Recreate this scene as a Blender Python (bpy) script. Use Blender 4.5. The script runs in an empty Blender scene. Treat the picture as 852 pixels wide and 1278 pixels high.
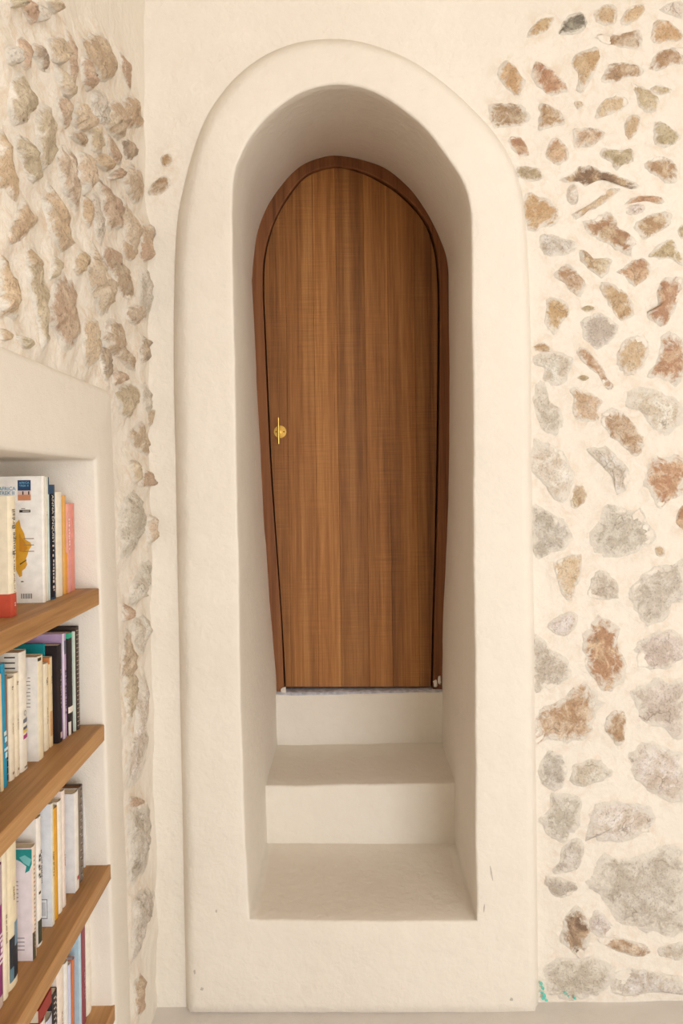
import bpy, bmesh, math, random
import numpy as np
from mathutils import Vector, Matrix, noise
from mathutils.bvhtree import BVHTree

random.seed(7)
scene = bpy.context.scene
COL = scene.collection

# ------------------------------------------------------------------ camera
F, PX, PY, ROLL = 852.0, 413.0, 605.0, 0.014      # focal length in pixels, optical centre, roll
CAM = Vector((0.0, 0.0, 1.22))
cd = bpy.data.cameras.new('camera')
cd.sensor_fit = 'AUTO'; cd.sensor_width = 36.0
cd.lens = F * 36.0 / 1278.0
cd.shift_x = (426.0 - PX) / 1278.0
cd.shift_y = (PY - 639.0) / 1278.0
cd.clip_start = 0.02
cam = bpy.data.objects.new('camera', cd); COL.objects.link(cam)
cam.matrix_world = Matrix.Translation(CAM) @ Matrix.Rotation(math.pi/2, 4, 'X') @ Matrix.Rotation(-ROLL, 4, 'Z')
scene.camera = cam

# ------------------------------------------------------------------ world, light, exposure
w = bpy.data.worlds.new('world'); scene.world = w; w.use_nodes = True
w.node_tree.nodes['Background'].inputs[0].default_value = (0.75, 0.86, 1.0, 1)
w.node_tree.nodes['Background'].inputs[1].default_value = 1.0
scene.view_settings.view_transform = 'Standard'
scene.view_settings.look = 'None'
scene.view_settings.gamma = 1.0
scene.view_settings.use_curve_mapping = False
scene.view_settings.exposure = -0.32
scene.cycles.use_denoising = True
scene.cycles.max_bounces = 8
scene.cycles.diffuse_bounces = 5
scene.cycles.sample_clamp_indirect = 6.0

def area_light(name, loc, target, sx, sy, power, color):
    l = bpy.data.lights.new(name, 'AREA'); l.shape = 'RECTANGLE'
    l.size, l.size_y, l.energy, l.color = sx, sy, power, color
    o = bpy.data.objects.new(name, l); COL.objects.link(o)
    d = Vector(target) - Vector(loc)
    o.matrix_world = Matrix.Translation(Vector(loc)) @ d.to_track_quat('-Z', 'Y').to_matrix().to_4x4()
    return o

# daylight through the wide opening in the wall behind the camera, on the right: the only light, as the soft shade in the reveal shows
area_light('window_rear_offscreen', (1.55, -2.60, 1.05), (1.55, 0, 1.05), 2.0, 2.1, 100, (0.97, 0.985, 1.0))

# ------------------------------------------------------------------ helpers
def lin(r, g, b):
    f = lambda c: (c/255/12.92) if c/255 <= 0.04045 else ((c/255+0.055)/1.055)**2.4
    return (f(r), f(g), f(b), 1.0)

def ray(px, py):
    u, v = px - PX, py - PY
    return Vector(((u - ROLL*v)/F, 1.0, -(v + ROLL*u)/F))
def on_y(px, py, Y):
    d = ray(px, py); return CAM + d * Y
def on_x(px, py, X):
    d = ray(px, py); return CAM + d * (X / d.x)
def on_z(px, py, Z):
    d = ray(px, py); return CAM + d * ((Z - CAM.z) / d.z)

def link(name, me, mat=None, parent=None, loc=None):
    o = bpy.data.objects.new(name, me); COL.objects.link(o)
    if mat is not None and me is not None: me.materials.append(mat)
    if parent is not None: o.parent = parent
    if loc is not None: o.location = loc
    return o
def mesh(verts, faces, smooth=False):
    me = bpy.data.meshes.new('m'); me.from_pydata([tuple(v) for v in verts], [], faces); me.update()
    if smooth: me.polygons.foreach_set('use_smooth', [True]*len(me.polygons))
    return me
def fix_normals(me):
    bm = bmesh.new(); bm.from_mesh(me); bmesh.ops.recalc_face_normals(bm, faces=bm.faces); bm.to_mesh(me); bm.free()
def boxmesh(x0, x1, y0, y1, z0, z1, bevel=0.0, seg=1):
    bm = bmesh.new(); bmesh.ops.create_cube(bm, size=1)
    for v in bm.verts:
        v.co = Vector(((x0+x1)/2 + v.co.x*(x1-x0), (y0+y1)/2 + v.co.y*(y1-y0), (z0+z1)/2 + v.co.z*(z1-z0)))
    if bevel: bmesh.ops.bevel(bm, geom=list(bm.edges), offset=bevel, segments=seg, affect='EDGES', profile=0.5)
    me = bpy.data.meshes.new('m'); bm.to_mesh(me); bm.free(); return me
def tag(o, label, cat=None, group=None, kind=None):
    o['label'] = label
    if cat: o['category'] = cat
    if group: o['group'] = group
    if kind: o['kind'] = kind
    return o
def structure(o, label=None):
    o['kind'] = 'structure'
    if label: o['label'] = label
    return o

# ------------------------------------------------------------------ materials
class NT:
    def __init__(s, name):
        s.m = bpy.data.materials.new(name); s.m.use_nodes = True
        s.t = s.m.node_tree; s.b = s.t.nodes['Principled BSDF']
    def n(s, typ, **kw):
        x = s.t.nodes.new(typ)
        for k, v in kw.items(): setattr(x, k, v)
        return x
    def l(s, a, b): s.t.links.new(a, b)
    def noise(s, vec, scale, detail=4, rough=0.55, dist=0.0):
        x = s.n('ShaderNodeTexNoise'); x.inputs['Scale'].default_value = scale
        x.inputs['Detail'].default_value = detail; x.inputs['Roughness'].default_value = rough
        x.inputs['Distortion'].default_value = dist
        if vec is not None: s.l(vec, x.inputs['Vector'])
        return x.outputs['Fac']
    def ramp(s, fac, stops):
        x = s.n('ShaderNodeValToRGB'); e = x.color_ramp.elements
        while len(e) < len(stops): e.new(0.5)
        for i, (p, c) in enumerate(stops): e[i].position = p; e[i].color = c if len(c) == 4 else (*c, 1)
        s.l(fac, x.inputs['Fac']); return x.outputs['Color']
    def mix(s, fac, a, b, mode='MIX'):
        x = s.n('ShaderNodeMix', data_type='RGBA', blend_type=mode)
        for sock, val in ((x.inputs[0], fac), (x.inputs[6], a), (x.inputs[7], b)):
            if hasattr(val, 'default_value') or hasattr(val, 'is_linked'): s.l(val, sock)
            elif isinstance(val, (int, float)): sock.default_value = val
            else: sock.default_value = val
        return x.outputs[2]
    def math(s, op, a, b=None, clamp=False):
        x = s.n('ShaderNodeMath', operation=op, use_clamp=clamp)
        for sock, val in zip(x.inputs, (a, b)):
            if val is None: continue
            if isinstance(val, (int, float)): sock.default_value = val
            else: s.l(val, sock)
        return x.outputs[0]
    def bump(s, h, strength, dist=0.01, prev=None):
        x = s.n('ShaderNodeBump'); x.inputs['Strength'].default_value = strength; x.inputs['Distance'].default_value = dist
        s.l(h, x.inputs['Height'])
        if prev is not None: s.l(prev, x.inputs['Normal'])
        return x.outputs['Normal']
    def coord(s, which='Object'): return s.n('ShaderNodeTexCoord').outputs[which]
    def mapping(s, vec, scale, loc=None):
        x = s.n('ShaderNodeMapping'); x.inputs['Scale'].default_value = scale
        s.l(vec, x.inputs['Vector'])
        if loc is not None: s.l(loc, x.inputs['Location'])
        return x.outputs['Vector']

PLASTER_A = (0.830, 0.762, 0.668, 1); PLASTER_B = (0.880, 0.818, 0.728, 1)
def plaster(name, a=PLASTER_A, b=PLASTER_B, bump=0.25, grain=0.25, stain=0.0):
    m = NT(name); c = m.coord()
    n1 = m.noise(c, 2.3, 5, 0.6, 0.4); n2 = m.noise(c, 26, 4, 0.6)
    f = m.math('ADD', m.math('MULTIPLY', n1, 0.7), m.math('MULTIPLY', n2, 0.3))
    col = m.ramp(f, [(0.34, a), (0.66, b)])
    if stain:      # stone dust rubbed into the mortar around the stones
        at = m.n('ShaderNodeAttribute', attribute_name='stain').outputs['Fac']
        bl = m.ramp(m.noise(c, 30, 6, 0.72, 0.8), [(0.46, (0, 0, 0)), (0.68, (1, 1, 1))])
        col = m.mix(m.math('MULTIPLY', m.math('MULTIPLY', at, bl), stain), col, lin(204, 168, 124))
    m.l(col, m.b.inputs['Base Color'])
    m.b.inputs['Roughness'].default_value = 0.88
    m.b.inputs['Specular IOR Level'].default_value = 0.15
    fine = m.noise(c, 420, 3, 0.7); mid = m.noise(c, 45, 3, 0.55, 0.3)
    b1 = m.bump(mid, bump, 0.012); b2 = m.bump(fine, grain, 0.002, b1)
    m.l(b2, m.b.inputs['Normal']); return m.m
M_plaster = plaster('lime_plaster')
M_mortar = plaster('wall_mortar', bump=0.38, grain=0.35, stain=0.38)
M_rubble = plaster('rubble_mortar', bump=0.42, grain=0.4, stain=0.55)
M_niche = plaster('niche_plaster', (0.82, 0.755, 0.665, 1), (0.865, 0.805, 0.72, 1), 0.12, 0.5)
M_floor = plaster('floor_screed', (0.70, 0.655, 0.615, 1), (0.77, 0.725, 0.685, 1), 0.1, 0.4)

def stone_material():
    m = NT('rubble_stone'); c = m.coord()
    oi = m.n('ShaderNodeObjectInfo')
    off = m.n('ShaderNodeVectorMath', operation='SCALE'); off.inputs[0].default_value = (9, 5, 7)
    m.l(oi.outputs['Random'], off.inputs['Scale'])
    vec = m.n('ShaderNodeVectorMath', operation='ADD'); m.l(c, vec.inputs[0]); m.l(off.outputs[0], vec.inputs[1])
    v = vec.outputs[0]
    ta = m.n('ShaderNodeAttribute', attribute_name='tint').outputs['Color']
    tb = m.n('ShaderNodeAttribute', attribute_name='tint2').outputs['Color']
    ed = m.n('ShaderNodeAttribute', attribute_name='rim').outputs['Fac']
    patch = m.ramp(m.noise(v, 26, 5, 0.65, 0.8), [(0.44, (0, 0, 0)), (0.62, (1, 1, 1))])
    col = m.mix(patch, ta, tb)
    speck = m.ramp(m.noise(v, 210, 4, 0.75), [(0.32, (0.45, 0.39, 0.34)), (0.48, (1, 1, 1)), (0.75, (1.16, 1.15, 1.14))])
    col = m.mix(0.8, col, speck, 'MULTIPLY')
    vo = m.n('ShaderNodeTexVoronoi', feature='DISTANCE_TO_EDGE'); vo.inputs['Scale'].default_value = 24
    wv = m.n('ShaderNodeVectorMath', operation='ADD'); m.l(v, wv.inputs[0])
    nz = m.n('ShaderNodeTexNoise'); nz.inputs['Scale'].default_value = 30; m.l(v, nz.inputs['Vector'])
    sc = m.n('ShaderNodeVectorMath', operation='SCALE'); m.l(nz.outputs['Color'], sc.inputs[0]); sc.inputs['Scale'].default_value = 0.05
    m.l(sc.outputs[0], wv.inputs[1]); m.l(wv.outputs[0], vo.inputs['Vector'])
    crack = m.ramp(vo.outputs['Distance'], [(0.0, (1, 1, 1)), (0.045, (0, 0, 0))])
    crackm = m.math('MULTIPLY', crack, m.ramp(m.noise(v, 17, 2), [(0.54, (0, 0, 0)), (0.66, (0.75, 0.75, 0.75))]))
    col = m.mix(crackm, col, (0.20, 0.135, 0.085, 1))
    # lime smeared over the rim and in blotches
    sm = m.math('ADD', ed, m.math('MULTIPLY', m.math('SUBTRACT', m.noise(v, 34, 6, 0.75, 0.9), 0.5), 3.3))
    smear = m.ramp(sm, [(0.22, (1, 1, 1)), (0.74, (0, 0, 0))])
    col = m.mix(m.math('MULTIPLY', smear, 0.97), col, (0.855, 0.79, 0.70, 1))
    col = m.mix(0.12, col, (0.855, 0.79, 0.70, 1))
    m.l(col, m.b.inputs['Base Color'])
    m.b.inputs['Roughness'].default_value = 0.9; m.b.inputs['Specular IOR Level'].default_value = 0.2
    b1 = m.bump(m.noise(v, 55, 6, 0.7, 0.6), 0.75, 0.012)
    b2 = m.bump(m.noise(v, 230, 3, 0.7), 0.45, 0.003, b1)
    m.l(b2, m.b.inputs['Normal']); return m.m
M_stone = stone_material()

def wood(name, dark, mid, light, axis='Z', ring=1.0, saw=0.0, rough=0.55, use_color=True):
    m = NT(name); c = m.coord(); oi = m.n('ShaderNodeObjectInfo')
    off = m.n('ShaderNodeVectorMath', operation='SCALE'); off.inputs[0].default_value = (3.1, 5.3, 7.7)
    m.l(oi.outputs['Random'], off.inputs['Scale'])
    s = {'Z': (34, 34, 0.55), 'Y': (26, 1.0, 26)}[axis]
    v = m.mapping(c, s, off.outputs[0])
    s2 = {'Z': (170, 170, 6), 'Y': (170, 6, 170)}[axis]
    v2 = m.mapping(c, s2, off.outputs[0])
    n1 = m.noise(v, 1.0*ring, 4, 0.55, 0.45); n2 = m.noise(v2, 1.0, 3, 0.6)
    f = m.math('ADD', m.math('MULTIPLY', n1, 0.62), m.math('MULTIPLY', n2, 0.38))
    col = m.ramp(f, [(0.30, dark), (0.5, mid), (0.70, light)])
    if saw:
        s3 = {'Z': (8, 8, 330), 'Y': (8, 330, 8)}[axis]
        n3 = m.noise(m.mapping(c, s3), 1.0, 2, 0.5)
        msk = m.noise(c, 3.0, 2)
        g = m.ramp(n3, [(0.35, (1-saw, 1-saw, 1-saw)), (0.65, (1+saw, 1+saw, 1+saw))])
        col = m.mix(m.ramp(msk, [(0.40, (0.15,)*3), (0.62, (1, 1, 1))]), col, m.mix(1.0, col, g, 'MULTIPLY'))
    if use_color: col = m.mix(1.0, col, oi.outputs['Color'], 'MULTIPLY')
    m.l(col, m.b.inputs['Base Color']); m.b.inputs['Roughness'].default_value = rough
    m.b.inputs['Specular IOR Level'].default_value = 0.3
    m.l(m.bump(n2, 0.12, 0.002), m.b.inputs['Normal']); return m.m
M_door = wood('oiled_door_wood', lin(112, 70, 34), lin(160, 106, 56), lin(188, 134, 78), saw=0.13)
M_frame = wood('door_frame_wood', lin(98, 58, 32), lin(134, 84, 48), lin(154, 102, 62))
M_shelf = wood('shelf_wood', lin(146, 104, 62), lin(182, 136, 86), lin(202, 158, 108), axis='Y')

def plain(name, col, rough=0.6, metal=0.0, spec=0.3, var=0.06):
    m = NT(name); c = m.coord()
    n = m.noise(c, 60, 3)
    a = tuple(min(1, x*(1-var)) for x in col[:3]) + (1,); b = tuple(min(1, x*(1+var)) for x in col[:3]) + (1,)
    m.l(m.ramp(n, [(0.35, a), (0.65, b)]), m.b.inputs['Base Color'])
    m.b.inputs['Roughness'].default_value = rough; m.b.inputs['Metallic'].default_value = metal
    m.b.inputs['Specular IOR Level'].default_value = spec
    return m.m
M_brass = plain('brass', lin(214, 176, 96), 0.28, 1.0)
M_teal = plain('teal_paint', lin(104, 206, 190), 0.6)
_cache = {}
def paint(rgb, rough=0.55):
    k = (rgb, rough)
    if k not in _cache: _cache[k] = plain('print_%02x%02x%02x' % rgb, lin(*rgb), rough)
    return _cache[k]

# ------------------------------------------------------------------ curves and rings
def catmull(pts, n, closed=False):
    """n points evenly spaced by length along a Catmull-Rom curve through pts"""
    P = [Vector(p) for p in pts]; out = []
    m = len(P)
    segs = m if closed else m-1
    for i in range(segs):
        if closed: a, b, c, d = P[i-1], P[i], P[(i+1) % m], P[(i+2) % m]
        else: a, b, c, d = P[max(i-1, 0)], P[i], P[i+1], P[min(i+2, m-1)]
        for k in range(10):
            t = k/10
            out.append(0.5*((2*b) + (c-a)*t + (2*a-5*b+4*c-d)*t*t + (3*b-a-3*c+d)*t**3))
    out.append(P[0] if closed else P[-1])
    L = [0.0]
    for i in range(1, len(out)): L.append(L[-1] + (out[i]-out[i-1]).length)
    res = []; j = 0; cnt = n
    for k in range(cnt):
        s = L[-1]*k/(cnt if closed else cnt-1)
        while j < len(L)-2 and L[j+1] < s: j += 1
        t = 0 if L[j+1] == L[j] else (s-L[j])/(L[j+1]-L[j])
        res.append(out[j].lerp(out[j+1], min(max(t, 0), 1)))
    return res
def bridge_rings(rings, closed=True, flip=False):
    n = len(rings[0]); V = [v for r in rings for v in r]; Fc = []
    for r in range(len(rings)-1):
        for i in range(n if closed else n-1):
            j = (i+1) % n
            q = (r*n+i, r*n+j, (r+1)*n+j, (r+1)*n+i)
            Fc.append(q[::-1] if flip else q)
    return V, Fc
def inside(poly, x, y):
    c = False; n = len(poly); j = n-1
    for i in range(n):
        xi, yi = poly[i]; xj, yj = poly[j]
        if (yi > y) != (yj > y) and x < (xj-xi)*(y-yi)/(yj-yi)+xi: c = not c
        j = i
    return c
def fbm(v, o=3): return noise.fractal(v, 1.0, 2.0, o)

Y_WALL, Y_BAND, Y_FRAME, Y_DOOR = 1.600, 1.572, 2.235, 2.247
X_WALL, X_BAND = -0.4244, -0.408
Y_R2, Y_R3 = 1.915, 2.215                      # faces of the two upper risers

# ------------------------------------------------------------------ stones traced from the photograph: (look, outline)
CROPS = {'A': (600, 0, 3.381), 'B': (640, 300, 3.759), 'C': (640, 620, 3.759), 'D': (640, 920, 3.571),
         'L': (0, 0, 3.873), 'M': (0, 300, 3.55), 'N': (0, 540, 4.26), 'O': (0, 740, 4.26), 'P': (0, 940, 3.782)}
STONES = '''
A T 198,155 215,115 255,82 300,73 305,92 278,128 240,148
A K 330,145 340,100 375,70 425,55 443,85 435,120 415,140 360,148
A P 478,60 500,35 540,22 566,30 572,75 555,105 500,102
A P 592,98 600,60 640,30 682,22 690,45 655,85 622,105
A W 755,40 800,12 850,8 850,75 810,65 775,55
A T 728,180 727,110 755,92 800,98 838,130 848,165 800,172
A B 490,160 520,145 580,150 610,140 670,135 678,195 655,210 600,200 560,190 515,180
A T 70,285 105,262 135,275 170,320 185,350 150,402 120,380 85,340
A R 220,270 250,262 280,285 320,310 358,360 350,385 300,402 255,375 222,340
A T 390,270 400,235 450,210 490,202 507,220 490,280 440,378 405,380 412,320
A B 515,320 540,280 580,265 640,272 680,290 675,318 620,325 560,345 520,345
A B 712,280 735,235 775,210 855,205 855,262 800,272 745,298 715,292
A O 638,358 700,380 735,400 748,440 712,478 675,462 655,400
A P 715,375 755,360 805,382 780,395 745,400
A P 487,480 500,445 540,415 600,410 612,440 575,470 500,498
A B 32,455 70,435 140,440 190,460 206,490 190,518 130,530 70,535 45,500
A B 240,545 250,480 245,445 285,440 320,462 350,490 352,520 300,535
A B 395,430 420,425 435,440 410,460
A P 605,540 620,500 645,487 668,500 662,545 625,585
A O 728,570 730,525 770,522 840,575 820,605 780,618 735,600
A R 118,590 150,575 180,590 203,640 190,655 160,650 125,615
A R 272,655 290,600 318,580 350,610 370,640 352,680 315,690 275,670
A B 390,570 400,548 460,542 520,560 505,590 455,622 395,615
A O 500,655 520,628 580,635 635,632 640,680 590,695 575,718 545,680
A B 690,700 720,675 765,660 810,680 828,720 822,765 790,770 740,740
A O 155,705 200,702 245,715 262,745 230,765 165,745
A D 340,760 400,730 420,700 470,700 520,725 590,745 660,775 640,798 560,770 500,760 440,785 430,765 380,768
A T 178,850 215,820 255,830 300,860 323,900 320,940 270,955 220,975 185,930
A W 365,800 400,780 410,850 370,855
A P 392,900 430,880 490,840 540,800 585,800 540,840 490,875 440,895 415,922
A R 610,860 650,830 720,825 770,835 760,860 700,848 640,856
A W 615,880 650,862 690,864 680,895 630,905
A R 440,935 500,915 545,900 575,930 580,960 640,1000 650,1030 620,1070 580,1060 520,1020 460,985
A B 650,950 690,920 760,895 805,910 790,950 700,1005 665,985
A O 832,970 852,950 852,1005 838,1000
A W 250,1000 300,990 350,1010 400,1025 380,1060 320,1085 265,1070
B O 640,70 690,20 740,0 760,20 790,100 780,115 735,85 690,88 650,80
B B 308,85 320,50 350,60 375,85 460,85 455,125 420,172 380,150 330,110
B R 490,148 540,115 580,90 630,100 645,150 615,185 575,218 545,190 530,165
B B 195,165 240,115 265,120 300,150 340,200 330,240 310,262 275,240 240,200
B T 408,225 425,200 470,205 520,245 560,290 560,345 515,375 475,335 440,280
B R 625,338 670,340 680,300 680,240 710,185 760,172 790,185 785,260 745,350 712,400 680,380
B T 150,365 160,320 155,270 200,275 245,290 265,330 245,370 220,400 195,440 175,415 155,400
B O 320,318 360,305 388,320 350,335
B G 320,430 330,380 375,345 430,350 475,385 488,420 455,470 405,508 360,475 325,455
B P 490,550 505,490 545,452 600,455 632,480 625,550 600,600 545,632 505,600
B R 640,630 670,570 695,500 695,450 730,432 770,450 800,490 800,620 760,672 700,650
B B 95,500 140,480 180,515 130,525
B W 95,560 140,520 200,520 270,545 275,590 240,660 180,675 140,650 150,600 110,585
B B 302,510 330,508 380,545 420,600 445,650 472,680 435,690 410,640 360,600 315,560
B O 300,645 330,632 355,645 330,658
B G 95,750 120,660 150,680 175,760 225,800 222,890 170,905 125,860
B P 265,705 310,700 380,730 410,755 395,800 400,845 350,845 300,840 280,790 285,740
B W 540,780 560,710 610,690 680,715 740,740 800,790 780,850 730,905 680,890 640,850 600,800
B B 415,850 430,815 480,797 530,820 575,880 620,945 610,985 570,1008 510,960 465,920
B W 85,1080 90,950 130,940 200,970 240,1010 270,1070 275,1150 225,1220 180,1190 130,1120
B W 350,985 400,975 445,975 500,1030 545,1090 540,1150 510,1190 480,1175 470,1120 420,1060 380,1020
B R 620,1150 630,1080 670,1020 720,1015 800,1030 800,1170 740,1210 690,1250 660,1215 640,1180
B B 270,1215 290,1150 320,1155 345,1200 320,1240 285,1260
C G 90,165 95,60 130,50 200,90 265,155 268,205 235,245 180,255 120,280 95,230
C G 362,190 410,115 430,45 490,50 560,70 600,60 620,115 660,180 630,220 560,265 480,280 400,255
C P 668,240 690,232 715,250 705,280 675,272
C R 765,110 780,60 800,50 800,160 780,140
C P 195,320 230,290 290,272 318,290 318,370 290,440 275,480 240,465 215,410 205,360
C G 362,465 370,400 400,350 450,365 485,410 495,465 450,478 400,480
C G 555,455 590,385 650,345 720,325 800,315 800,485 750,495 720,560 670,585 605,575 575,510
C W 168,600 195,575 240,548 300,548 300,590 270,640 220,650 180,625
C R 332,650 360,620 375,582 420,575 470,595 500,625 490,690 520,760 520,830 485,892 420,890 380,850 350,790
C G 580,720 600,680 650,650 720,630 775,640 800,680 800,750 740,790 690,805 620,800 590,770
C G 95,800 95,670 130,660 180,720 245,760 268,810 245,855 180,890 120,910 95,890
C B 105,1150 110,1040 150,985 230,960 260,920 320,888 380,910 410,970 380,1020 370,1090 320,1130 250,1145 180,1130
C B 430,1070 450,1020 490,1005 525,1020 525,1100 515,1155 490,1165 455,1125
C G 550,915 620,890 680,860 740,870 800,865 800,1100 765,1125 700,1085 620,1055 580,985
D G 118,170 125,120 150,70 190,72 240,130 235,180 215,220 180,238 130,205
D W 262,190 275,130 310,115 370,100 440,155 420,180 370,200 320,218 275,210
D G 125,360 165,325 175,260 230,255 295,275 300,330 285,410 250,430 225,468 160,430 130,395
D W 330,460 345,390 380,300 450,290 540,300 615,320 622,380 590,425 500,460 400,470 360,440
D W 525,100 560,40 620,20 700,60 760,90 760,270 690,278 620,240 570,200 540,150
D G 178,590 210,550 220,490 265,462 310,465 310,530 285,580 240,600 190,602
D G 148,660 150,620 215,630 275,655 270,690 220,715 175,700
D G 345,650 380,590 410,520 480,555 560,540 640,505 720,490 760,560 760,700 760,850 700,885 620,860 540,830 470,825 430,760 400,700
D D 215,900 225,830 270,760 310,770 340,840 340,900 325,950 300,985 250,940
D W 345,820 380,770 430,830 470,880 400,890 350,870
D B 380,900 450,895 520,910 600,935 600,970 530,975 450,945
D W 640,950 700,925 760,915 760,985 690,985
D G 150,1040 190,995 260,992 330,990 400,1000 450,1020 430,1090 380,1140 300,1165 200,1160 160,1120
D W 450,1070 500,1035 600,1045 700,1060 760,1090 760,1140 640,1135 540,1150 450,1140
L B 775,760 810,745 838,770 820,800 790,805
L B 715,930 745,880 800,850 825,880 810,920 750,945
L O 50,0 85,0 80,35 60,40
L R 105,0 140,0 165,80 150,110 125,60
L P 215,0 245,0 268,60 245,60
L W 172,30 198,20 203,90 178,100
L G 15,230 45,225 62,250 50,310 20,300
L R 95,200 115,180 140,200 155,270 145,320 105,328 95,280
L D 152,235 170,215 195,240 215,290 225,345 200,335 175,290
L O 35,510 40,410 70,355 105,370 140,460 130,540 100,600 65,600 45,560
L O 160,620 170,540 205,510 240,560 255,640 262,720 245,780 200,808 170,770 150,700 162,670
L P 245,325 272,325 292,400 310,480 285,460 258,390
L R 303,130 320,160 330,230 345,330 350,430 330,420 320,310 305,220
L R 255,490 290,475 308,520 325,600 310,625 285,580
L P 220,200 285,190 298,280 270,312 235,290
L R 375,290 393,285 415,350 442,395 430,440 410,420 385,360
L T 392,200 420,180 480,160 520,200 545,290 555,340 520,380 480,395 460,350 425,320 405,260
L R 570,255 595,270 620,350 630,430 605,400 580,340
L B 505,600 522,500 555,490 583,560 588,640 570,675 530,640
L T 590,480 640,470 685,520 692,600 650,615 602,600
L B 330,660 370,635 400,650 410,705 370,690
L R 500,660 540,665 580,720 590,780 575,800 530,760
L D 600,680 650,690 670,730 640,770 603,750
L O 70,680 110,665 150,740 175,830 175,890 140,870 100,780
L T -5,640 30,660 45,760 80,880 85,950 60,965 20,900 -5,900
L B 280,740 320,720 345,790 340,850 370,920 375,1020 340,980 300,880
L P 370,740 420,760 440,850 405,940 375,880
L B 585,860 620,805 660,810 695,870 690,930 655,985 610,920
L R 462,865 490,880 540,960 578,1060 560,1105 510,1090 488,990
L G 440,940 468,950 478,1020 490,1090 490,1175 460,1150 445,1050
L P 580,960 602,980 640,1060 655,1130 650,1220 610,1200 590,1100
L B 660,1100 700,1085 735,1110 725,1160 710,1230 685,1250 680,1180
L T 215,950 250,900 280,980 310,1090 330,1180 300,1215 250,1150 220,1040
L T 40,1100 90,1000 115,960 150,1020 180,1060 150,1110 110,1140 60,1180 35,1160
L R 490,1200 540,1200 580,1240 580,1300 520,1295
L P 335,560 360,505 395,510 425,570 415,632 370,622
L W 450,440 490,450 515,520 512,590 480,590 455,530
L P 428,650 470,610 492,680 480,740 440,730
L T 440,760 500,745 530,800 510,830 460,800
L R 512,855 560,820 585,815 575,850 530,870
L T 395,970 420,960 438,1040 430,1100 405,1050
L T 120,1230 150,1210 190,1290 125,1290
M T -5,90 20,80 50,190 65,290 60,340 20,340 -5,330
M O 108,120 130,45 155,60 185,150 200,270 205,400 200,468 175,465 150,330 120,230
M O 215,170 225,80 248,85 240,140
M R 210,290 240,190 290,160 330,200 340,310 355,400 330,460 295,488 260,430 215,360
M T 320,120 350,50 375,60 370,130 340,155
M P 400,50 430,40 452,110 490,180 495,250 465,330 430,290 395,230 385,140
M B 460,40 490,50 530,100 560,150 585,235 550,255 510,200 482,110
M G 605,170 620,125 650,160 665,230 668,320 650,360 620,290 600,240
M B 560,300 590,290 610,340 590,375 565,350
M R 620,-5 650,-5 655,60 640,95 620,60
M T 535,10 585,5 600,60 570,90 540,60
M B 455,430 490,355 530,380 550,440 580,510 595,570 570,560 530,520 480,490
M D 610,480 630,430 650,440 645,500 625,540
M D 450,480 470,475 495,520 490,580 480,620 458,600
M R 500,590 520,580 540,600 520,640 500,630
M P 370,370 400,350 445,400 442,500 400,560 370,480
M O 500,670 540,650 590,640 600,700 570,780 530,760
M G 615,650 640,640 665,700 655,760 625,730
M P 650,770 680,750 700,790 680,825 650,810
M B 570,860 610,810 635,820 655,900 650,945 620,940 590,900
M P 565,990 590,975 605,1050 580,1075
M R 610,1060 640,1020 665,1060 655,1085 615,1090
M O 60,425 90,435 110,480 80,470
M T -5,395 25,400 20,440 -5,440
N G 640,470 645,390 690,325 730,345 765,430 770,470 745,560 700,630 650,650 640,560
N P 778,470 800,440 815,500 800,580 775,570
N W 690,830 720,760 760,690 790,710 790,790 740,890 695,910
N R 645,960 660,910 690,960 680,1000 650,1000
N W 705,1030 740,980 775,990 775,1080 760,1170 725,1140
N B 645,1140 680,1050 700,1130 720,1200 690,1300 655,1300
O O 660,440 690,420 705,470 700,560 690,640 680,680 665,640
O W 730,500 770,450 785,560 780,700 775,820 750,930 710,1000 680,960 680,840 710,720 715,600
O R 685,1110 700,1085 735,1090 747,1115 720,1140 690,1135
P G 610,300 660,260 690,270 705,330 695,420 690,500 640,600 615,570 612,430
P G 625,760 640,680 690,640 720,680 720,750 690,790 650,850 640,970 628,940
P R 635,1120 650,1060 670,1040 668,1120 662,1220 640,1225
'''
TINT = {'T': ((198, 160, 114), (218, 190, 152)), 'R': ((180, 132, 96), (218, 188, 156)), 'G': ((200, 187, 173), (228, 219, 209)),
        'W': ((212, 197, 180), (243, 238, 231)), 'O': ((182, 160, 124), (212, 195, 164)), 'B': ((180, 142, 104), (226, 206, 180)),
        'D': ((124, 90, 62), (200, 170, 138)), 'P': ((210, 180, 142), (230, 210, 182)), 'K': ((112, 104, 90), (176, 168, 152))}
back_stones, left_stones = [], []
for ln in STONES.strip().splitlines():
    q = ln.split(); x0, y0, sc = CROPS[q[0]]
    pts = [(x0 + float(p.split(',')[0])/sc, y0 + float(p.split(',')[1])/sc) for p in q[2:]]
    if sum(p[0] for p in pts)/len(pts) > 192:
        w3 = [on_y(px, py, Y_WALL-0.004) for px, py in pts]; back_stones.append((q[1], [(p.x, p.z) for p in w3]))
    else:
        w3 = [on_x(px, py, X_WALL+0.008) for px, py in pts]; left_stones.append((q[1], [(min(p.y, Y_WALL-0.004), p.z) for p in w3]))

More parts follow.
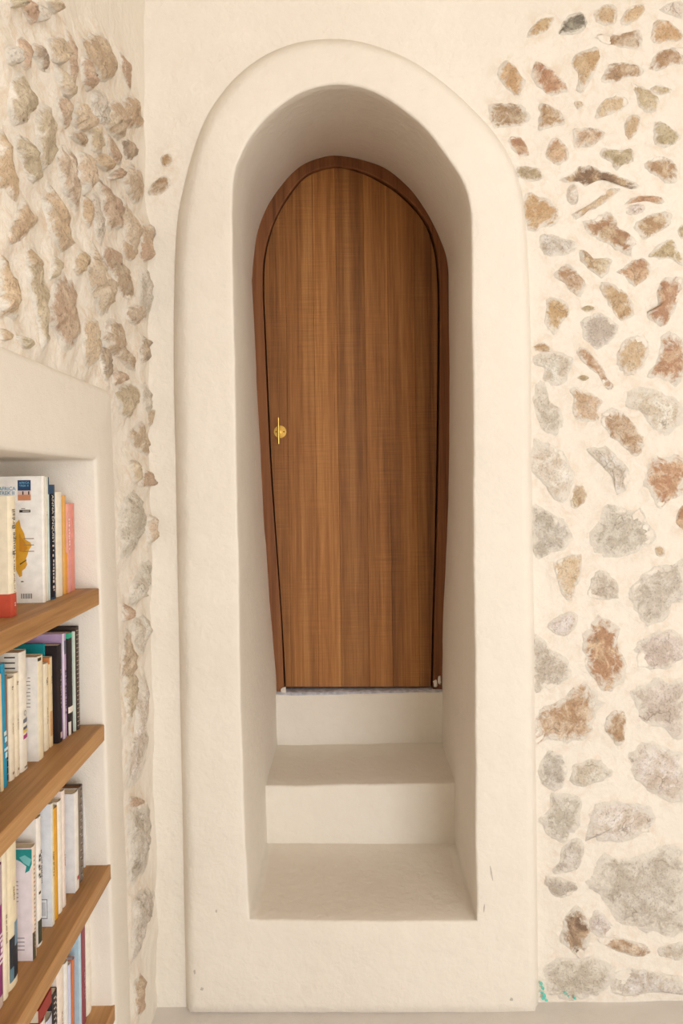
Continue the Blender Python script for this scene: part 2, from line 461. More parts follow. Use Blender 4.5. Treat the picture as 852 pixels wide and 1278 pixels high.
# the rubble goes on past the edges of the picture
rs_ = random.Random(21)
def extra(a0, a1, b0, b1, step, kinds, out):
    b = b0
    while b < b1:
        a = a0 + rs_.uniform(0, step*0.5)
        while a < a1:
            ca, cb, r = a+rs_.uniform(-.2, .2)*step, b+rs_.uniform(-.2, .2)*step, step*rs_.uniform(0.24, 0.37)
            an = rs_.uniform(0, 3.1); el = rs_.uniform(0.6, 1.0); pts = []
            for k in range(8):
                t = 2*math.pi*k/8; q = rs_.uniform(0.78, 1.15)*r
                x, y = math.cos(t)*q, math.sin(t)*q*el
                pts.append((ca+x*math.cos(an)-y*math.sin(an), cb+x*math.sin(an)+y*math.cos(an)))
            out.append((rs_.choice(kinds), pts)); a += step
        b += step*0.85
extra(0.885, 1.24, 0.10, 1.20, 0.125, 'GGWWB', back_stones); extra(0.885, 1.24, 1.22, 2.30, 0.105, 'TRBOPTR', back_stones)
extra(0.20, 0.80, 1.49, 2.25, 0.115, 'TRBOPTG', left_stones)

def outline(poly, n, jag, seed):
    c = catmull([(a, b, 0) for a, b in poly], n, closed=True)
    cx = sum(p.x for p in c)/n; cz = sum(p.y for p in c)/n
    out = []
    for p in c:
        k = 1 + jag*fbm(Vector((p.x*60, p.y*60, seed)), 2) + jag*0.5*fbm(Vector((p.x*190, p.y*190, seed)), 2)
        out.append((cx+(p.x-cx)*k, cz+(p.y-cz)*k))
    return out, (cx, cz)
STONE_N = 36
def prep(stones):
    res = []
    for i, (k, poly) in enumerate(stones):
        o, c = outline(poly, STONE_N, 0.14, i*3.7)
        res.append((k, o, c))
    return res
BACK, LEFT = prep(back_stones), prep(left_stones)
def undul_back(a, b): return 0.0035*fbm(Vector((a*5, b*5, 2.0)), 3)
def undul_left(a, b): return 0.0075*fbm(Vector((a*7, b*7, 9.0)), 3)
SW_BACK, SW_LEFT = 0.0035, 0.009

def wall_grid(a0, a1, b0, b1, step, stones, und, swell, reach, place, hole, mat, name):
    na = int(round((a1-a0)/step))+1; nb = int(round((b1-b0)/step))+1
    A = np.linspace(a0, a1, na); B = np.linspace(b0, b1, nb)
    pts = np.array([(p[0], p[1]) for _, o, _ in stones for p in o])
    G = np.stack(np.meshgrid(A, B, indexing='ij'), -1).reshape(-1, 2)
    lo, hi = pts.min(0)-0.15, pts.max(0)+0.15
    D = np.full(len(G), 9.0)
    near = np.where(((G >= lo) & (G <= hi)).all(1))[0]
    for s in range(0, len(near), 4000):
        ix = near[s:s+4000]
        d2 = ((G[ix, None, :]-pts[None])**2).sum(-1)
        D[ix] = np.sqrt(d2.min(1))
    H = swell*np.exp(-(D/reach)**2)
    verts = []
    for i, (a, b) in enumerate(G): verts.append(place(a, b, und(a, b)+H[i]))
    faces = []
    for i in range(na-1):
        for j in range(nb-1):
            ca, cb = (A[i]+A[i+1])/2, (B[j]+B[j+1])/2
            if hole is not None and inside(hole, ca, cb): continue
            v = i*nb+j; faces.append((v, v+nb, v+nb+1, v+1))
    me = mesh(verts, faces, True)
    at = me.attributes.new('stain', 'FLOAT', 'POINT'); at.data.foreach_set('value', np.exp(-(D/(reach*1.3))**2).astype(np.float32))
    return link(name, me, mat)

def add_stones(stones, und, swell, proud, place, parent, bare=0.0, pale=0.0):
    for i, (k, o, (cx, cz)) in enumerate(stones):
        rnd = random.Random(i*13+len(stones))
        size = max(0.012, min(0.06, (max(p[0] for p in o)-min(p[0] for p in o)+max(p[1] for p in o)-min(p[1] for p in o))/4))
        pr = proud*(0.55+0.8*rnd.random())*min(1.0, size/0.03+0.35)
        tiltx, tilty = rnd.uniform(-.12, .12), rnd.uniform(-.12, .12)
        V = []; rim = []
        rings = [(1.16, -0.0045, 0.0), (1.04, 0.0001, 0.06), (0.88, 0.42, 0.42), (0.62, 0.8, 0.85), (0.32, 1.0, 1.0)]
        c0 = place(cx, cz, 0)
        for s, h, e in rings:
            for p in o:
                a, b = cx+(p[0]-cx)*s, cz+(p[1]-cz)*s
                hh = und(a, b) + swell + (h*pr if e > 0.1 else h)
                if e > 0.1:
                    hh += pr*0.8*fbm(Vector((a*38, b*38, i*2.3)), 3) + (a-cx)*tiltx*e + (b-cz)*tilty*e
                V.append(place(a, b, hh)-c0); rim.append(e if e < 0.1 else e+bare)
        V.append(place(cx, cz, und(cx, cz)+swell+pr)-c0); rim.append(1.0)
        n = STONE_N; Fc = []
        for r in range(len(rings)-1):
            for t in range(n):
                u = (t+1) % n; Fc.append((r*n+t, r*n+u, (r+1)*n+u, (r+1)*n+t))
        for t in range(n): Fc.append(((len(rings)-1)*n+t, (len(rings)-1)*n+(t+1) % n, len(V)-1))
        me = mesh(V, Fc, True); fix_normals(me)
        ca, cb = TINT[k]; j = [rnd.uniform(0.90, 1.08) for _ in range(3)]; g = rnd.uniform(.92, 1.06)
        def col(c): return tuple(min(1, x*g*(0.7+0.3*q)*(1-pale)+y*pale) for x, q, y in zip(lin(*c)[:3], j, (0.80, 0.70, 0.56)))+(1,)
        for nm, c in (('tint', col(ca)), ('tint2', col(cb))):
            at = me.color_attributes.new(nm, 'FLOAT_COLOR', 'POINT')
            at.data.foreach_set('color', list(c)*len(V))
        at = me.attributes.new('rim', 'FLOAT', 'POINT'); at.data.foreach_set('value', rim)
        link('stone', me, M_stone, parent, c0)

# ------------------------------------------------------------------ door surround outlines (in wall planes)
def section(pix, Y, i0, i1, n_side=36, n_arch=90, n_bot=24):
    P = [on_y(x, y, Y) for x, y in pix]
    l = catmull(P[:i0+1], n_side); a = catmull(P[i0:i1+1], n_arch); r = catmull(P[i1:], n_side)
    bot = [P[-1].lerp(P[0], k/n_bot) for k in range(1, n_bot)]
    return l + a[1:] + r[1:] + bot
FOOT = [(233, 1262), (229, 1050), (224, 800), (220, 600), (217, 420), (219, 323), (223, 267), (237, 205), (256, 151), (284, 109), (318, 78), (358, 58), (397, 50.5),
        (437, 51), (476, 61), (515, 78), (555, 106), (589, 137), (617, 168), (639, 205), (651, 244), (656, 283), (661, 400), (664, 650), (668, 950), (671, 1262)]
FRONT = [(238, 1262), (236, 1050), (233, 800), (232, 600), (230, 420), (231, 323), (234, 270), (246, 211), (264, 158), (290, 116), (322, 85), (360, 65), (398, 57.5),
         (437, 58), (475, 67.5), (513, 84), (551, 111), (584, 142), (611, 173), (633, 209), (645, 246), (650, 285), (654, 400), (657.5, 650), (662, 950), (666, 1262)]
OPEN = [(311, 1148), (303, 950), (297, 700), (292, 420), (290, 300), (292, 227), (301, 193), (321, 160), (346, 134), (375, 116), (408, 106.5), (437, 106.5),
        (467, 115), (499, 134), (532, 162), (560, 199), (577, 227), (586, 260), (588, 312), (590, 500), (592, 800), (593, 1000), (594.5, 1149)]
FRAME = [(348, 990), (345.5, 866), (341, 807), (333, 705), (328, 635), (321, 494), (317, 400), (314, 350), (319, 300), (332, 261), (352, 230), (375, 207), (403, 196), (425, 194.5),
         (453.5, 200), (482, 211), (510, 234), (532, 264), (549, 298), (558, 329), (560, 380), (560.5, 556), (558, 654), (554, 752), (551, 866), (549.5, 990)]
foot = section(FOOT, Y_WALL, 5, 21); front = section(FRONT, Y_BAND, 5, 21)
opening = section(OPEN, Y_BAND, 4, 18); inner = section(FRAME, Y_FRAME, 7, 20)
NR = len(foot)
def centre(r): return sum(r, Vector())/len(r)
def off(r, d):
    """offset a ring outwards in its own plane (x-z), by d"""
    out = []
    for i, p in enumerate(r):
        t = r[(i+1) % len(r)] - r[i-1]; nrm = Vector((-t.z, 0, t.x)).normalized()
        out.append(p + nrm*d)
    return out
def atY(r, Y): return [Vector((p.x, Y, p.z)) for p in r]
rings = [atY(foot, Y_WALL+0.02), atY(foot, Y_WALL-0.003)]
rings += [[a.lerp(b, t) for a, b in zip(atY(foot, Y_WALL-0.003), front)] for t in (0.5, 0.85)]
rings[-1] = [p + Vector((0, -0.0025, 0)) for p in rings[-1]]
rings[-2] = [p + Vector((0, 0.0015, 0)) for p in rings[-2]]
rings.append([a.lerp(b, 0.10) for a, b in zip(front, opening)])
rings[-1] = atY(rings[-1], Y_BAND-0.002)
for t in (0.35, 0.6, 0.82): rings.append(atY([a.lerp(b, t) for a, b in zip(front, opening)], Y_BAND-0.003))
rad = 0.006
for ang in (0, 30, 60, 90):
    a = math.radians(ang); rings.append(atY(off(opening, rad*(1-math.sin(a))), Y_BAND-0.003+rad*(1-math.cos(a))))
last = rings[-1]
for t in (0.06, 0.15, 0.3, 0.45, 0.6, 0.75, 0.88, 1.0, 1.12): rings.append([a.lerp(b, t) for a, b in zip(last, inner)])
for r in rings[2:]:
    for i, p in enumerate(r):
        k = 0.0028*fbm(Vector((p.x*6, p.y*6, p.z*6)), 3); p += Vector((k, k, 0))
V, Fc = bridge_rings(rings)
me = mesh(V, Fc, True); fix_normals(me)
surround = link('trim_1', me, M_plaster)
structure(surround, 'smooth lime plastered arched surround and deep reveal around the wooden door')
SUR_BVH = BVHTree.FromPolygons([v[:] for v in V], Fc)

# ------------------------------------------------------------------ walls, floor, ceiling
mid = [(a.lerp(b, 0.4).x, a.lerp(b, 0.4).z) for a, b in zip(front, opening)]
X_R, Y_REAR, Z_C = 2.70, -2.60, 2.95
place_back = lambda a, b, h: Vector((a, Y_WALL-h, b))
place_left = lambda a, b, h: Vector((X_WALL+h, a, b))
wall_back = wall_grid(-0.46, 1.30, 0.0, 2.60, 0.0125, BACK, undul_back, SW_BACK, 0.016, place_back, mid, M_mortar, 'wall_back')
structure(wall_back, 'pale mortar wall with scattered rubble stones around the arched doorway')
add_stones(BACK, undul_back, SW_BACK, 0.0045, place_back, wall_back)

# bookshelf niche: raised plaster surround with a rectangular opening, on the left wall
def rect_ring(pts, ns): 
    out = []
    for i, p in enumerate(pts):
        q = pts[(i+1) % len(pts)]
        for k in range(ns): out.append(Vector(p).lerp(Vector(q), k/ns))
    return out
Y_NEAR = 0.10
pc = on_x(140, 490, X_BAND); pm = on_x(151, 760, X_BAND); pb = on_x(165, 1278, X_BAND)
ztop = pc.z; zb = 0.0
def yo(z): return pc.y + (pb.y-pc.y)*(pc.z-z)/(pc.z-pb.z)
nc_t = on_x(120, 574, X_BAND); nc_b = on_x(143, 1255, X_BAND)
Z_NT = nc_t.z; Z_NB = 0.10
def yi(z): return nc_t.y + (nc_b.y-nc_t.y)*(nc_t.z-z)/(nc_t.z-nc_b.z)
def corner_round(pts2, r, n=5):
    out = []
    m = len(pts2)
    for i in range(m):
        p, a, b = Vector(pts2[i]), Vector(pts2[i-1]), Vector(pts2[(i+1) % m])
        da, db = (a-p).normalized(), (b-p).normalized()
        for k in range(n):
            t = k/(n-1); s, e = p+da*r, p+db*r
            out.append((s*(1-t)**2 + p*2*t*(1-t) + e*t*t))
    return out
def densify(poly, step=0.03):
    out = []
    for i, p in enumerate(poly):
        q = poly[(i+1) % len(poly)]; n = max(1, int((q-p).length/step))
        for k in range(n): out.append(p.lerp(q, k/n))
    return out
def quad(y0, y1t, y1b, z0, z1): return [(y0, z0), (y0, z1), (y1t, z1), (y1b, z0)]
def rings_from(q, r, n=24):
    c = corner_round([(a, b, 0) for a, b in q], r); pts = []
    m = 4; per = len(c)//m
    for i in range(m):
        arc = c[i*per:(i+1)*per]; nxt = c[((i+1) % m)*per]
        pts += arc
        for k in range(1, n): pts.append(arc[-1].lerp(nxt, k/n))
    return pts
qo = quad(Y_NEAR-0.10, yo(ztop), yo(0), -0.01, ztop)
qi = quad(Y_NEAR, yi(Z_NT), yi(Z_NB), Z_NB, Z_NT)
def grow(q, d): return [(q[0][0]-d, q[0][1]-d), (q[1][0]-d, q[1][1]+d), (q[2][0]+d, q[2][1]+d), (q[3][0]+d, q[3][1]-d)]
def lx(pts, X): return [Vector((X, p.x, p.y)) for p in pts]
nr = [lx(rings_from(grow(qo, 0.004), 0.02), X_WALL-0.03), lx(rings_from(grow(qo, 0.004), 0.02), X_WALL+0.004),
      lx(rings_from(grow(qo, 0.001), 0.018), X_BAND-0.006), lx(rings_from(grow(qo, -0.003), 0.016), X_BAND-0.002), lx(rings_from(grow(qo, -0.009), 0.014), X_BAND)]
nr.append(lx(rings_from(grow(qi, 0.02), 0.010), X_BAND))
for ang in (0, 45, 90):
    a = math.radians(ang); nr.append(lx(rings_from(grow(qi, 0.006*(1-math.sin(a))), 0.005), X_BAND-0.006*(1-math.cos(a))))
nr.append(lx(rings_from(qi, 0.005), X_BAND-0.13)); nr.append(lx(rings_from(qi, 0.005), X_BAND-0.33))
for r in nr[2:6]:
    for p in r: p += Vector((0.0018*fbm(Vector((p.y*7, p.z*7, 1.0)), 2), 0, 0))
V, Fc = bridge_rings(nr); n = len(nr[0]); Fc.append(tuple((len(nr)-1)*n+i for i in range(n)))
me = mesh(V, Fc, False); fix_normals(me)
for p in me.polygons: p.use_smooth = len(p.vertices) == 4
niche = link('trim_2', me, M_niche)
structure(niche, 'raised plaster surround and recess of the book niche in the side wall')
hole = [(a, b) for a, b in (((Y_NEAR-0.05), 0.05), ((Y_NEAR-0.05), Z_NT+0.05), (yi(Z_NT)+0.04, Z_NT+0.05), (yi(Z_NB)+0.03, 0.05))]
wall_left = wall_grid(0.0, Y_WALL+0.02, 0.0, 2.60, 0.0125, LEFT, undul_left, SW_LEFT, 0.020, place_left, hole, M_rubble, 'wall_left')
structure(wall_left, 'side wall of rough rubble stones set in warm pale mortar above the book niche')
add_stones(LEFT, undul_left, SW_LEFT, 0.014, place_left, wall_left, 0.22, 0.30)

def slab(name, x0, x1, y0, y1, z0, z1, mat, label, parent=None):
    o = link(name, boxmesh(x0, x1, y0, y1, z0, z1), mat, parent)
    return structure(o, label)
# rest of the room that only the light sees
slab('wall_left_rear', X_WALL-0.12, X_WALL-0.001, Y_REAR, 0.005, 0, Z_C, M_plaster, 'plain plaster stretch of the side wall behind the viewer')
slab('wall_left_upper', X_WALL-0.12, X_WALL-0.001, 0.0, Y_WALL, 2.595, Z_C, M_plaster, 'plain plaster stretch of the side wall under the ceiling')
slab('wall_back_upper', X_WALL-0.12, X_R, Y_WALL+0.001, Y_WALL+0.12, 2.595, Z_C, M_plaster, 'plain plaster stretch of the door wall under the ceiling')
slab('wall_back_side', 1.295, X_R, Y_WALL+0.001, Y_WALL+0.12, 0, 2.60, M_plaster, 'plain plaster stretch of the door wall beyond the rubble stones')
slab('wall_right', X_R, X_R+0.12, Y_REAR, Y_WALL+0.12, 0, Z_C, M_plaster, 'plain plastered wall opposite the book niche')
slab('ceiling', X_WALL-0.12, X_R+0.12, Y_REAR, Y_WALL+0.12, Z_C, Z_C+0.1, M_plaster, 'plain plastered ceiling')
rear = structure(link('wall_rear', None), 'rear wall with a wide glazed opening')
for b in ((X_WALL-0.12, 0.55, 0, Z_C), (2.55, X_R+0.12, 0, Z_C), (0.55, 2.55, 2.10, Z_C)):
    link('wall_panel', boxmesh(b[0], b[1], Y_REAR-0.12, Y_REAR, b[2], b[3]), M_plaster, rear)

# floor with a gently uneven surface
na, nb = 60, 60; V = []; Fc = []
for i in range(na+1):
    for j in range(nb+1):
        x = X_WALL-0.05 + (X_R-X_WALL+0.1)*(i/na)**1.3; y = Y_REAR + (Y_WALL+0.05-Y_REAR)*(1-(1-j/nb)**1.6)
        V.append((x, y, 0.002*fbm(Vector((x*4, y*4, 0)), 2)))
for i in range(na):
    for j in range(nb): a = i*(nb+1)+j; Fc.append((a, a+nb+1, a+nb+2, a+1))
structure(link('floor', mesh(V, Fc, True), M_floor), 'smooth beige screed floor')

# ------------------------------------------------------------------ steps inside the reveal
def step(name, y0, y1, z0, z1, x0, x1, bev=0.007):
    bm = bmesh.new(); bmesh.ops.create_grid(bm, x_segments=1, y_segments=1, size=1); bm.free()
    n = 40; prof = [(y0, z0), (y0, z1-bev)] + [(y0+bev*(1-math.cos(math.radians(a))), z1-bev+bev*math.sin(math.radians(a))) for a in (22, 45, 68, 90)]
    for k in range(1, 9): prof.append((y0+bev+(y1-y0-bev)*k/8, z1))
    rs = []
    for i in range(n+1):
        x = x0+(x1-x0)*i/n
        rs.append([Vector((x, y+0.0035*fbm(Vector((x*7, z*7, y0)), 2), z+0.0035*fbm(Vector((x*6, y*6, 4.0)), 2))) for y, z in prof])
    V, Fc = bridge_rings(rs, closed=False)
    me = mesh(V, Fc, True); fix_normals(me)
    if me.polygons[0].normal.y > 0: me.flip_normals()
    return link(name, me, M_plaster, surround)
zt1 = on_y(450, 1148, Y_BAND).z; zt2 = on_y(450, 979, Y_R2).z; zt3 = on_y(450, 865.5, Y_R3).z
step('step', Y_R2, Y_R3+0.10, zt1-0.03, zt2, -0.215, 0.375)
step('step', Y_R3, Y_R3+0.14, zt2-0.03, zt3, -0.200, 0.380)

# ------------------------------------------------------------------ door
door = structure(link('door_1', None, loc=None), 'narrow arched door of vertical brown wood planks in a wooden frame')
door.location = (0, Y_DOOR, zt3)
DO = Vector((0, Y_DOOR, zt3))
PANEL = [(357, 857), (352.6, 776), (347, 693.5), (340, 596), (336, 517), (331, 400), (329.6, 368), (331, 323), (341, 283.5), (358, 250), (380, 223), (406, 211.5), (431, 211),
         (459, 220), (487, 236), (510, 255), (530, 281), (541, 312), (545, 345), (546, 400), (544.5, 556), (542, 674), (539.5, 752), (537, 857)]
panel = [on_y(x, y, Y_DOOR) for x, y in PANEL]
pan = catmull(panel, 150)
def clip(poly, x, keep_greater):
    out = []
    for i, p in enumerate(poly):
        q = poly[(i+1) % len(poly)]
        ip = (p[0] >= x) == keep_greater; iq = (q[0] >= x) == keep_greater
        if ip: out.append(p)
        if ip != iq:
            t = (x-p[0])/(q[0]-p[0]); out.append((x, p[1]+(q[1]-p[1])*t))
    return out
def prism(poly, y0, y1, bev=0.0):
    """solid with an x-z outline from y0 (front) to y1, front edge bevelled"""
    n = len(poly); V = []
    cxy = (sum(p[0] for p in poly)/n, sum(p[1] for p in poly)/n)
    def ins(d):
        out = []
        for p in poly:
            dx, dz = cxy[0]-p[0], 0.0
            out.append((p[0]+math.copysign(min(d, abs(dx)), dx), p[1]))
        return out
    layers = [(ins(bev), y0), (poly, y0+bev), (poly, y1)] if bev else [(poly, y0), (poly, y1)]
    for pl, y in layers: V += [Vector((p[0], y, p[1])) for p in pl]
    Fc = [tuple(range(n)), tuple(reversed(range((len(layers)-1)*n, len(layers)*n)))]
    for l in range(len(layers)-1):
        for i in range(n):
            j = (i+1) % n; Fc.append((l*n+i, (l+1)*n+i, (l+1)*n+j, l*n+j))
    me = mesh(V, Fc); fix_normals(me); return me
edges = [-9] + [on_y(x, 605, Y_DOOR).x for x in (360, 394.5, 423, 458, 487, 520)] + [9]
tones = [(0.92, 0.90, 0.88), (1.0, 0.98, 0.95), (1.20, 1.20, 1.18), (0.95, 0.94, 0.93), (1.16, 1.17, 1.16), (1.02, 1.02, 1.0), (0.74, 0.72, 0.70)]
pp = [(p.x, p.z-DO.z) for p in pan]
for i in range(7):
    pl = pp
    if i > 0: pl = clip(pl, edges[i]+0.0002, True)
    if i < 6: pl = clip(pl, edges[i+1]-0.0002, False)
    o = link('plank', prism(pl, 0.0, 0.035, 0.0006), M_door, door)
    o.color = (*tones[i], 1)
# frame: arched jamb with a rebate behind the leaf
fr_out = section(FRAME[1:-1], Y_FRAME, 6, 18, 40, 90, 2); fr_out = fr_out[:-1]
INN = [(354.5, 866)] + [(x+dx, y) for (x, y), dx in zip(PANEL[1:6], (-2, -2, -2, -2, -2))] + [(327.6, 368), (329, 322), (339.5, 282), (356.5, 248), (379, 220.5), (406, 209), (431, 208.5),
        (460.5, 217), (489.5, 232.7), (513, 252.2), (533.2, 279), (544.4, 311), (548.4, 345), (549.2, 400), (547.8, 556), (545.2, 674), (542.8, 752), (540.2, 866)]
fr_in = section(INN, Y_FRAME, 6, 18, 40, 90, 2); fr_in = fr_in[:-1]
def shiftp(r, Y): return [Vector((p.x, Y, p.z))-DO for p in r]
fo2 = [p + (p-q)*0.35 for p, q in zip(fr_out, fr_in)]
fi2 = [q - (p-q)*0.9 for p, q in zip(fr_out, fr_in)]
rs = [shiftp(fo2, Y_FRAME+0.10), shiftp(fo2, Y_FRAME+0.002), shiftp([a.lerp(b, 0.9) for a, b in zip(fr_out, fr_in)], Y_FRAME), shiftp([a.lerp(b, 0.97) for a, b in zip(fr_out, fr_in)], Y_FRAME+0.0006), shiftp(fr_in, Y_FRAME+0.003),
      shiftp(fr_in, Y_DOOR+0.038), shiftp(fi2, Y_DOOR+0.038), shiftp(fi2, Y_FRAME+0.10)]
V, Fc = bridge_rings(rs, closed=False); me = mesh(V, Fc); fix_normals(me)
if me.polygons[len(fo2)].normal.y > 0: me.flip_normals()
fr = link('frame', me, M_frame, door); fr['label'] = 'reddish brown wooden door frame following the arch'
# backing behind the leaf so that no light comes through the gaps
link('stop', prism([(p.x, p.z-DO.z) for p in fo2], 0.045, 0.055), M_frame, door)
# threshold of grey cement
V = []; Fc = []; n = 40; xa, xb = on_y(346, 866, Y_R3).x-0.004, on_y(551, 866, Y_R3).x+0.004
for i in range(n+1):
    x = xa+(xb-xa)*i/n
    for k, (y, z) in enumerate(((Y_R3+0.002, -0.004), (Y_R3+0.004, 0.003), (Y_R3+0.02, 0.004), (Y_DOOR-0.004, 0.004), (Y_DOOR+0.03, 0.005))):
        V.append(Vector((x, y, zt3+z+0.0022*fbm(Vector((x*40, y*40, 3)), 3)))-DO)
for i in range(n):
    for k in range(4): a = i*5+k; Fc.append((a, a+5, a+6, a+1))
me = mesh(V, Fc, True); M_cem = plain('grey_cement', lin(196, 196, 204), 0.9, var=0.2)
me.flip_normals() if me.polygons[1].normal.z < 0 else None
th = link('threshold', me, M_cem, door); th['label'] = 'rough grey cement threshold'
def blob(name, centre, size, mat, parent, seed, org):
    bm = bmesh.new(); bmesh.ops.create_icosphere(bm, subdivisions=2, radius=1)
    for v in bm.verts:
        k = 1+0.45*fbm(v.co*1.6+Vector((seed, 0, 0)), 2)
        v.co = Vector((v.co.x*size[0]*k, v.co.y*size[1]*k, v.co.z*size[2]*k))
    me = bpy.data.meshes.new('m'); bm.to_mesh(me); bm.free()
    return link(name, me, mat, parent, Vector(centre)-org)
M_chip = plain('broken_plaster', lin(226, 216, 204), 0.9)
for i, (x, y, s) in enumerate(((354, 862, (0.010, 0.010, 0.012)), (543, 853, (0.008, 0.008, 0.012)), (548, 849, (0.006, 0.006, 0.014)), (541, 862, (0.009, 0.008, 0.006)))):
    blob('plaster_chip', on_y(x, y, Y_FRAME-0.002), s, M_chip, door, i*3.1, DO)
# handle
hc = on_y(349.5, 539, Y_DOOR)-DO
def cyl(r0, depth, seg=32, bevel=0.0):
    bm = bmesh.new(); bmesh.ops.create_cone(bm, cap_ends=True, segments=seg, radius1=r0, radius2=r0, depth=depth)
    if bevel:
        bmesh.ops.bevel(bm, geom=[e for e in bm.edges if len(e.link_faces) == 2 and max(len(f.verts) for f in e.link_faces) > 4], offset=bevel, segments=2, affect='EDGES')
    me = bpy.data.meshes.new('m'); bm.to_mesh(me); bm.free(); return me
ROT_Y = Matrix.Rotation(math.pi/2, 4, 'X')
me = cyl(0.0205, 0.004, 40, 0.0012); me.transform(ROT_Y)
hd = link('handle', me, M_brass, door, hc + Vector((0, -0.002, 0))); hd['label'] = 'round brass door plate with a slim upright brass bar'
me = cyl(0.0030, 0.086, 16, 0.0010); link('handle_bar', me, M_brass, hd, (on_y(347.5, 538, Y_DOOR-0.03).x-DO.x-hc.x, -0.030, 0.001))
me = cyl(0.0050, 0.030, 16, 0.0005); me.transform(ROT_Y); link('handle_post', me, M_brass, hd, (-0.002, -0.015, 0))
M_screw = plain('screw_head', lin(96, 78, 48), 0.4, 0.9)
for sx in (-1, 1):
    me = cyl(0.0024, 0.0014, 12); me.transform(ROT_Y); link('screw', me, M_screw, hd, (sx*0.0125, -0.0026, 0))

# small filler plugs on the reveal, beside the handle, and pencil scuffs on the band
def patch_on_surround(px, py, a, b, mat, name, rot=0.0, seed=0):
    d = ray(px, py).normalized(); hit, nrm, _, _ = SUR_BVH.ray_cast(CAM, d)
    if hit is None: return
    if nrm.dot(d) > 0: nrm = -nrm
    up = Vector((0, 0, 1)); t = up.cross(nrm).normalized(); u = nrm.cross(t)
    V = []; n = 10; rnd = random.Random(seed)
    for k in range(n):
        an = 2*math.pi*k/n; r = 1+rnd.uniform(-.25, .25)
        q = (math.cos(an)*a*r, math.sin(an)*b*r); q = (q[0]*math.cos(rot)-q[1]*math.sin(rot), q[0]*math.sin(rot)+q[1]*math.cos(rot))
        V.append(t*q[0]+u*q[1]+nrm*0.0006)
    V.append(nrm*0.0016); Fc = [(k, (k+1) % n, n) for k in range(n)]
    me = mesh(V, Fc, True); fix_normals(me); link(name, me, mat, surround, hit)
M_fill = plain('white_filler', lin(244, 236, 224), 0.8)
M_scuff = plain('grey_scuff', lin(198, 190, 180), 0.9)
patch_on_surround(317, 552, 0.010, 0.008, M_fill, 'filler_plug', 0, 1)
patch_on_surround(318.5, 577, 0.011, 0.011, M_fill, 'filler_plug', 0, 2)
for i, (x, y, a, b, r) in enumerate(((613, 1090, 0.0016, 0.016, 0.15), (604, 1133, 0.0012, 0.010, -0.1), (243, 1213, 0.003, 0.006, 0), (252, 1234, 0.004, 0.004, 0), (638, 1247, 0.004, 0.004, 0), (270, 1137, 0.0018, 0.004, 0))):
    patch_on_surround(x, y, a, b, M_scuff, 'scuff_mark', r, i+5)
# teal paint flecks at the foot of the wall
rnd = random.Random(11)
for i, (x, y, a, b) in enumerate(((675, 1228, .005, .004), (677, 1233, .004, .006), (675.5, 1239, .004, .005), (679, 1244, .005, .008), (681, 1249, .004, .004), (677, 1247, .003, .003), (705, 1240, .005, .003), (709, 1243, .003, .003), (717, 1246, .004, .005))):
    p = on_y(x, y, Y_WALL-0.009); V = [Vector((0, -0.0012, 0))]
    for k in range(9):
        an = 2*math.pi*k/9; r = rnd.uniform(0.5, 1.25); V.append(Vector((math.cos(an)*a*r, 0.001, math.sin(an)*b*r)))
    me = mesh(V, [(0, k+1, (k+1) % 9+1) for k in range(9)]+[tuple(range(1, 10))]); fix_normals(me)
    link('paint_fleck', me, M_teal, wall_back, p)

# ------------------------------------------------------------------ shelves
SH = []
labels = ['wooden shelf board carrying the map cover paperback, topmost in the niche',
          'wooden shelf board carrying the teal, lilac and black books',
          'wooden shelf board carrying the yellow spined and magenta books',
          'wooden shelf board carrying the maroon and orange spined books, lowest in the niche']
for i, (px, py) in enumerate(((123, 734.5), (129.6, 905), (138.6, 1077), (143, 1255))):
    p = on_x(px, py, X_BAND); SH.append(p.z)
    o = link('wooden_shelf', boxmesh(0, 0.272, 0, p.y+0.004-(Y_NEAR-0.006), -0.029, 0, 0.0012), M_shelf, None, (X_BAND-0.272-0.0005, Y_NEAR-0.006, p.z))
    tag(o, labels[i], 'shelf', 'oak shelves in the wall niche')

